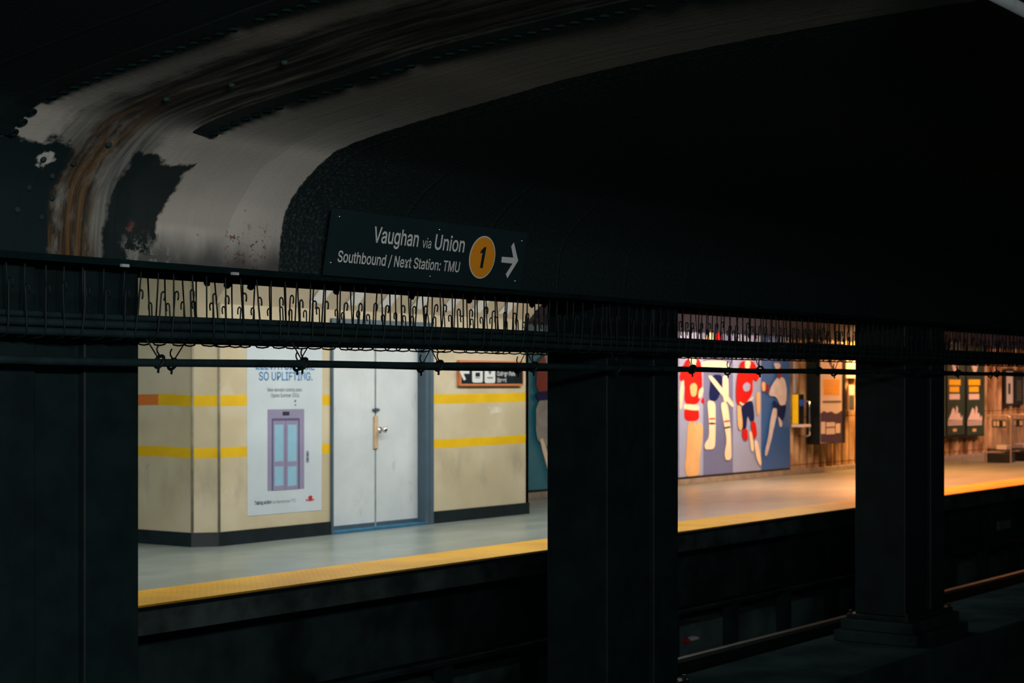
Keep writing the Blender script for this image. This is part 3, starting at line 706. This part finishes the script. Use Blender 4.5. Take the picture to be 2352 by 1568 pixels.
# ---- newspaper racks on the platform
def rack(x, y, label, papers):
    t = empty('newspaper_rack', (x, y, 0), label, 'newspaper rack', 'newspaper racks by the stone wall')
    w2, h, r = .27, .97, .10
    pts_ = [(x, y-w2, 0), (x, y-w2, h-r)]
    for k in range(1, 6): a_ = math.radians(90*k/5); pts_.append((x, y-w2+r-r*math.cos(a_), h-r+r*math.sin(a_)))
    for k in range(0, 6): a_ = math.radians(90*k/5); pts_.append((x, y+w2-r+r*math.sin(a_), h-r+r*math.cos(a_)))
    pts_ += [(x, y+w2, 0)]
    adopt(link('hoop', tube(nb(), pts_, .016, 8), M['rack_metal'], smooth=True), t)
    adopt(link('back_panel', BOX(x+.30, x+.31, y-w2+.03, y+w2-.03, .30, .90), M['clear'], ), t)
    adopt(link('tray', BOX(x+.01, x+.34, y-w2+.03, y+w2-.03, .24, .27), M['base_black'], bev=.004), t)
    adopt(link('side_panel', BOX(x+.01, x+.32, y-w2+.02, y-w2+.03, .3, .88), M['clear']), t)
    adopt(link('base_box', BOX(x+.02, x+.34, y-w2+.03, y+w2-.03, 0, .19), M['base_black'], bev=.01), t)
    adopt(link('newspapers', BOX(x+.03, x+.28, y-w2+.10, y+.04, .27, .36), M['ad_white'], bev=.004), t)
    adopt(link('header_card', BOX(x+.015, x+.02, y-.17, y+.13, .72, .87), M['print_dark']), t)
    for k, (a_, b_, m) in enumerate(((-.16, -.10, 'ad_white'), (-.02, .03, 'ad_white'), (.05, .10, 'ad_white'))):
        adopt(link('card_print', BOX(x+.012, x+.015, y+a_, y+b_, .75, .85), M[m]), t)
    return t
M['rack_metal'] = plain('rack_metal', (.70, .56, .48), .35, .5, .3, .1, 5)
n = NB('clear_panel'); n.color((.30, .30, .32)); n.b.inputs['Alpha'].default_value = .30; M['clear'] = n.fin(.15, .5)
rp = onY(2292, HY, 12.57)
rack(rp.x, 12.57, 'nearest chrome hooped newspaper rack in front of the stone wall', 1)
rack(rp.x+.95, 12.55, 'second hooped newspaper rack at the right end of the platform', 1)
rack(rp.x+1.9, 12.55, 'third hooped newspaper rack, cut by the photo right edge', 1)

# ---- litter and plates in the track area
p = onPlane(1600, 1472, Vector((0, 8.9, 0)), Vector((0, 1, 0)))
t = empty('litter_wrapper', (p.x, 8.9, p.z), 'crumpled red and white wrapper lying beside the far track', 'wrapper')
def crumple(cx, cy, cz, sx, sy, sz):
    bm = nb(); bmesh.ops.create_icosphere(bm, subdivisions=2, radius=1)
    for v in bm.verts:
        k = random.uniform(.75, 1.1); v.co = Vector((cx+v.co.x*sx*k, cy+v.co.y*sy*k, cz+v.co.z*sz*k))
    return bm
zl = -1.3+.03
LP = onPlane(1590, 1505, Vector((0, 0, -1.3)), UP)
del LP
q = onPlane(1604, 1469, Vector((0, 9.2, 0)), Vector((0, 1, 0)))
t.location = (q.x, 9.2, -.98)
adopt(link('white_part', crumple(q.x+.03, 9.29, q.z, .13, .06, .03), M['soffit_white']), t)
adopt(link('red_part', crumple(q.x-.12, 9.29, q.z, .05, .05, .03), M['mural_red']), t)
a = onY(2290, 1217, 10.05-.0); b = onY(2318, 1192, 10.05)
o = link('vent_plate', BOX(a.x, b.x, 10.02, 10.05, a.z, b.z), plain('vent_grey', (.16, .19, .20), .6)); tag(o, 'small pale vent plate on the dark wall under the platform', 'vent')

# ------------------------------------------------------------------ columns on the kerb
Y0 = 5.6; CW = .85; CD = .44; SP = 4.56
def column(xr, label, base=True):
    x0 = xr-CW
    t = empty('steel_column', (x0+CW/2, Y0+CD/2, -.51), label, 'column', 'steel columns between the tracks')
    zt = EYE+.50; zb = -.29
    b1, b2 = x0+.302, x0+.55
    adopt(link('flange_post', BOX(x0, b1, Y0, Y0+CD, zb, zt), M['black_paint'], bev=.008), t)
    adopt(link('flange_post', BOX(b2, xr, Y0, Y0+CD, zb, zt), M['black_paint'], bev=.008), t)
    adopt(link('web_plate', BOX(b1, b2, Y0+.035, Y0+CD-.035, zb, zt), M['black_paint']), t)
    adopt(link('base_plate', BOX(x0-.06, xr+.06, Y0-.05, Y0+CD+.05, zb-.04, zb), M['black_steel'], bev=.006), t)
    bm = BOX(x0-.14, xr+.14, Y0-.16, Y0+CD+.13, -.51, -.42); box(bm, x0-.09, xr+.09, Y0-.10, Y0+CD+.09, -.42, zb-.04)
    adopt(link('plinth', bm, M['concrete_dark'], bev=.012), t)
    for xx in (x0-.03, xr+.03):
        for yy in (Y0-.025, Y0+CD+.025):
            adopt(link('anchor_bolt', tube(nb(), [(xx, yy, zb-.01), (xx, yy, zb+.03)], .014, 6), M['black_steel']), t)
    return t
XR = Y0*1.7352
column(Y0*.9144+.01, 'black steel column at the left edge of the photo below the rust stain')
column(XR, 'black steel column in the middle between the cream wall and the mural')
column(Y0*2.5437, 'black steel column on the right between the two advert boards')

# ------------------------------------------------------------------ ridge edge angle with clips
t = empty('edge_angle', (0, 5.5, EYE+.5), 'thin black steel angle along the near edge of the ridge beam', 'edge angle')
bm = BOX(-3, 52, 5.462, 5.498, EYE+.488, EYE+.500); box(bm, -3, 52, 5.462, 5.468, EYE+.5, EYE+.516)
adopt(link('angle_bar', bm, M['black_matte']), t)
for px, py, lab in ((287, 608, 'small pale metal clip on the beam edge right of the rust stain'), (540, 622, 'small pale metal clip on the beam edge below the red paint flakes')):
    p = onY(px, py, 5.455); o = link('metal_clip', BOX(p.x-.02, p.x+.02, 5.45, 5.462, EYE+.484, EYE+.496), M['pale_metal']); tag(o, lab, 'clip')

# ------------------------------------------------------------------ cable hooks
def hook_mesh(front, lean, tip, variant):
    """wire from the beam, down one side of the bundle, under it and up the other side to a curled tip.
    local origin at the beam underside; front = -1 tips towards -y, +1 towards +y"""
    r = .0039; zb = -.316; zc = -.115+tip; s = front
    pts_ = [(0, -s*.055, .012), (0, -s*.055, -.05), (lean*.6, -s*.058, zb+.05)]
    for k in range(7):
        a_ = math.pi*k/6; pts_.append((lean*(.6+.1*k), -s*.058*math.copysign(abs(math.cos(a_))**.5, math.cos(a_)), zb+.05-.05*math.sin(a_)**.6))
    pts_ += [(lean*1.5, s*.060, zc-.10), (lean*1.8, s*.062, zc)]
    R_ = .0066
    for k in range(1, 9):
        a_ = math.pi*k/8; pts_.append((lean*1.8-s*.001*k, s*(.062+R_-R_*math.cos(a_)), zc+R_*1.6*math.sin(a_)))
    pts_ += [(lean*1.8-s*.009, s*(.062+1.9*R_), zc-.012), (lean*1.8-s*.010, s*(.062+1.3*R_), zc-.026)]
    bm = tube(nb(), pts_, r, 6)
    me = bpy.data.meshes.new('cable_hook'); bmesh.ops.recalc_face_normals(bm, faces=bm.faces[:]); bm.to_mesh(me); bm.free(); me.materials.append(M['black_steel'])
    for p in me.polygons: p.use_smooth = True
    return me
rows = ((5.49, -1, 'black wire cable hook in the near row under the ridge beam', 'near row of cable hooks', 4.18, 15.9),
        (6.10, 1, 'black wire cable hook in the far row behind the columns', 'far row of cable hooks', 5.02, 17.6))
CX = [(Y0*k-CW, Y0*k) for k in (.9144, 1.7352, 2.5437)]
for y, s, lab, grp, xa, xb in rows:
    var = [hook_mesh(s, random.uniform(-.012, .012), random.uniform(-.012, .012), i) for i in range(10)]
    x = xa
    while x < xb:
        if s == 1 and any(a+.03 < x*5.9/6.1 < b-.25 for a, b in CX): x += .1; continue
        o = bpy.data.objects.new('cable_hook', random.choice(var)); COL.objects.link(o)
        o.location = (x, y, EYE+.50); o.rotation_euler = (random.uniform(-.02, .02), random.gauss(0, .055), random.uniform(-.25, .25))
        tag(o, lab, 'cable hook', grp)
        x += random.uniform(.085, .115)

# ------------------------------------------------------------------ cables
def cable_pts(y, z, amp, seed, x0=3.2, x1=19.5):
    rnd = random.Random(seed); ph = [rnd.uniform(0, 6.28) for _ in range(4)]; out = []
    n = int((x1-x0)/.12)
    for i in range(n+1):
        x = x0+(x1-x0)*i/n
        out.append((x, y+amp*.5*math.sin(1.7*x+ph[0]), z+amp*.8*math.sin(1.25*x+ph[2])+amp*.5*math.sin(3.3*x+ph[3])))
    return out
LAY = ((-.036, .213, .0168), (0, .213, .0168), (.036, .213, .0168), (-.036, .249, .0168), (0, .249, .0168), (.036, .249, .0168), (-.020, .280, .0135), (.018, .281, .0135))
for yc, lab, grp, sd in ((5.49, 'black cable in the near bundle carried by the near hooks', 'cables in the near bundle', 1), (6.10, 'black cable in the far bundle carried by the far hooks', 'cables in the far bundle', 50)):
    for dy, dz_, r in LAY:
        o = link('cable', tube(nb(), cable_pts(yc+dy, EYE+dz_, .0035, sd), r, 10), M['cable'], smooth=True); tag(o, lab, 'cable', grp)
PZ = .097
pn = link('conduit', tube(nb(), cable_pts(5.47, EYE+PZ, .0045, 91), .0175, 12), M['cable'], smooth=True); tag(pn, 'thick black pipe slung below the near cable bundle', 'pipe')
pf = link('conduit', tube(nb(), cable_pts(6.10, EYE+PZ+.002, .004, 95), .0155, 12), M['cable'], smooth=True); tag(pf, 'thick black pipe slung below the far cable bundle', 'pipe')

# pipe hangers: clamp ring, hook tip and slanted wire
def hanger(px, Y, lean, lab, grp):
    x = XatY(px, Y)
    t = empty('pipe_hanger', (x, Y, EYE+PZ), lab, 'pipe hanger', grp)
    ring = [(x+.012*math.sin(a_*1.0), Y+.0245*math.cos(a_), EYE+PZ+.0245*math.sin(a_)) for a_ in [2*math.pi*k/14 for k in range(14)]]
    adopt(link('clamp_ring', tube(nb(), ring, .008, 6, closed=True), M['black_steel'], smooth=True), t)
    adopt(link('hook_tip', tube(nb(), [(x, Y, EYE+PZ+.026), (x-.012, Y, EYE+PZ+.042), (x-.014, Y, EYE+PZ+.055), (x-.004, Y, EYE+PZ+.072)], .004, 6), M['black_steel'], smooth=True), t)
    adopt(link('wire', tube(nb(), [(x-lean*.15, Y, EYE+PZ+.022), (x-lean, Y, EYE+PZ+.108)], .0032, 6), M['black_steel'], smooth=True), t)
    adopt(link('bolt', tube(nb(), [(x-.01, Y-.006, EYE+PZ-.026), (x-.018, Y-.012, EYE+PZ-.046)], .006, 6), M['black_steel']), t)
for px in (366, 696, 1008, 1226, 1418, 1590, 1745, 1880, 2000, 2106, 2200, 2290):
    hanger(px, 5.47, .085, 'black clamp hanger holding the near pipe', 'hangers of the near pipe')
for px in (396, 684, 968, 1190, 1672, 1916, 2275):
    hanger(px, 6.10, -.085, 'black clamp hanger holding the far pipe', 'hangers of the far pipe')

# ------------------------------------------------------------------ station sign on the vault foot
bl = onY(741, 633, 5.44); br = onY(1192, 664, 5.44)
sxa, sxb = bl.x, br.x
P0 = Vector((sxa, 5.442, (bl.z+br.z)/2))
tp = onPlane(765, 478, Vector((sxa, 0, 0)), Vector((1, 0, 0)))
UYs = Vector((0, 5.385-5.442, tp.z-P0.z)); SH = UYs.length; UYs.normalize(); UXs = Vector((1, 0, 0)); NS = UXs.cross(UYs)  # faces the near track
if NS.y > 0: NS = -NS
SL = sxb-sxa
t = empty('station_sign', P0+UXs*SL/2, 'black Vaughan via Union sign with orange route disc on the dark vault', 'sign')
def sp(px, py): 
    p = onPlane(px, py, P0+NS*.006, NS); return (p-P0).dot(UXs), (p-P0).dot(UYs)
def S3(a, b, off=0.0): return P0+UXs*a+UYs*b+NS*off
adopt(link('sign_board', prism(nb(), [S3(0, 0, 0), S3(SL, 0, 0), S3(SL, SH, 0), S3(0, SH, 0)], NS*.006), M['sign_black']), t)
sz = zoom(700, 440, 4.2)
def stext(s, x0, y0, x1, y1, ct, mat='sign_white', bold=0.0, xh=None):
    """zoom-space baseline start and end, and a cap-top point"""
    a = sp(*sz(x0, y0)); b = sp(*sz(x1, y1)); c = sp(*sz(*ct)); yb = (a[1]+b[1])/2
    return text_mesh('sign_text', s, M[mat], S3(a[0], yb), UXs, UYs, NS, b[0]-a[0], c[1]-a[1], .0075, t, bold, 'L', xh)
stext('Vaughan', 655, 485, 1088, 529, (650, 335), bold=.011)
stext('via', 1128, 540, 1212, 546, (1128, 468), xh=.55)
stext('Union', 1246, 555, 1532, 582, (1254, 412), bold=.011)
stext('Southbound / Next Station: TMU', 312, 668, 1484, 782, (330, 562), bold=.009)
cc = sp(*sz(1712, 633)); top_ = sp(*sz(1748, 428)); botm = sp(*sz(1680, 838)); rad = (top_[1]-botm[1])/2
cc = (cc[0], (top_[1]+botm[1])/2)
o = link('route_disc_rim', disc(nb(), S3(*cc, .006), UXs, UYs, rad, NS*.001), M['sign_white']); adopt(o, t)
o = link('route_disc', disc(nb(), S3(*cc, .007), UXs, UYs, rad*.94, NS*.001), M['sign_orange']); adopt(o, t); o['label'] = 'orange route disc'
def spoly(name, pts_, mat, off):
    q = [S3(*sp(*sz(x, y)), off) for x, y in pts_]
    adopt(link(name, prism(nb(), q, NS*.001), M[mat]), t)
spoly('route_number', [(1730, 533), (1748, 533), (1711, 738), (1686, 734), (1711, 588), (1689, 596), (1694, 572)], 'sign_black', .0085)
spoly('arrow', [(1900, 627), (2010, 636), (1990, 528), (2015, 490), (2056, 665), (1952, 834), (1938, 795), (2003, 693), (1895, 682)], 'sign_white', .007)
for x, y in ((337, 242), (1301, 367), (2095, 475), (252, 685), (1210, 817), (2030, 862)):
    a = S3(*sp(*sz(x, y)), .006)
    bm = nb(); n_ = 10
    for rr, of in ((.0, 0),):
        pass
    rings = [[bm.verts.new(a+UXs*r_*math.cos(2*math.pi*k/n_)+UYs*r_*math.sin(2*math.pi*k/n_)+NS*h_) for k in range(n_)] for r_, h_ in ((.0085, 0), (.0085, .003), (.005, .0065))]
    for i in range(2):
        for k in range(n_): bm.faces.new((rings[i][k], rings[i][(k+1) % n_], rings[i+1][(k+1) % n_], rings[i+1][k]))
    bm.faces.new(rings[2]); bm.faces.new(rings[0][::-1])
    adopt(link('screw', bm, M['chrome'], smooth=True), t)

# ------------------------------------------------------------------ scalloped cover strips either side of the leaking joint
def strip(x_edge, side, v0, v1, lab):
    t = empty('cover_strip', vault_pt(x_edge, v0), lab, 'cover strip', None)
    bm = nb(); n_ = 60; wv = .085
    rows_ = []
    for i in range(n_+1):
        v = v0+(v1-v0)*i/n_
        rows_.append([bm.verts.new(vault_pt(x_edge-side*wv, v, .004)), bm.verts.new(vault_pt(x_edge, v, .012)), bm.verts.new(vault_pt(x_edge, v, .004)), bm.verts.new(vault_pt(x_edge-side*wv, v, -.004))])
    for a_, b_ in zip(rows_, rows_[1:]):
        for k in range(4): bm.faces.new((a_[k], a_[(k+1) % 4], b_[(k+1) % 4], b_[k]))
    bm.faces.new(rows_[0]); bm.faces.new(rows_[-1][::-1])
    adopt(link('strip_band', bm, M['black_steel']), t)
    v = v0+.02; k = 0
    while v < v1 and k < 60:
        c = vault_pt(x_edge+side*.012, v, .012); tv = (vault_pt(x_edge, v+.01)-vault_pt(x_edge, v)).normalized()
        rg = .015
        ring = [c+Vector((1, 0, 0))*rg*math.cos(q_)+tv*rg*math.sin(q_) for q_ in [2*math.pi*j/10 for j in range(10)]]
        if random.random() > .08:
            adopt(link('scallop', tube(nb(), ring, .0062, 6, closed=True), M['black_matte'], smooth=True), t)
        v += .062; k += 1
strip(5.12, 1, .67, 4.0, 'black scalloped cover strip on the ceiling right of the rust stain')
strip(4.22, 1, .50, 4.0, 'black scalloped cover strip on the ceiling left of the rust stain')

for px, py, k in ((475, 647, 1.0), (523, 647, 1.3), (576, 652, 1.2), (772, 671, 1.1), (946, 681, 1.1), (1078, 692, 1.2), (1222, 702, 1.2), (1250, 703, .9)):
    c = onY(px, py, 6.13); c.z = EYE+.493
    tag(link('dirt_clump', crumple(c.x, 6.13, c.z, .022*k, .014, .016*k), M['black_steel']), 'ragged black clump of dirt hanging under the far edge of the ridge beam', 'dirt clump', 'dirt clumps under the ridge beam')
# bolt heads on the haunch
for x, v in ((4.45, .40), (4.53, .33), (4.44, .27), (4.40, .18), (4.56, .24), (4.60, .40), (4.52, .16), (4.70, .52), (4.66, .92), (4.75, 1.18), (4.70, 1.5)):
    c = vault_pt(x, v, 0); nn = vault_normal(v); tv = nn.cross(Vector((1, 0, 0)))
    bm = nb(); n_ = 8
    rings = [[bm.verts.new(c+Vector((1, 0, 0))*r_*math.cos(2*math.pi*k/n_)+tv*r_*math.sin(2*math.pi*k/n_)+nn*h_) for k in range(n_)] for r_, h_ in ((.014, -.004), (.013, .006), (.007, .012))]
    for i in range(2):
        for k in range(n_): bm.faces.new((rings[i][k], rings[i][(k+1) % n_], rings[i+1][(k+1) % n_], rings[i+1][k]))
    bm.faces.new(rings[2]); bm.faces.new(rings[0][::-1])
    tag(link('bolt_head', bm, M['concrete_walk'], smooth=True), 'small dull bolt head on the peeling paint beside the rust stain', 'bolt', 'bolt heads beside the rust stain')

# conduit at the top right corner
p = onPlane(2325, 10, Vector((0, 0, EYE+1.315)), UP)
o = link('ceiling_conduit', tube(nb(), [(p.x-.6, p.y, EYE+1.315), (p.x+14, p.y, EYE+1.315)], .022, 10), plain('galvanised', (.10, .12, .125), .5, .4, 0), smooth=True); tag(o, 'pale steel conduit on the ceiling at the top right corner', 'conduit')
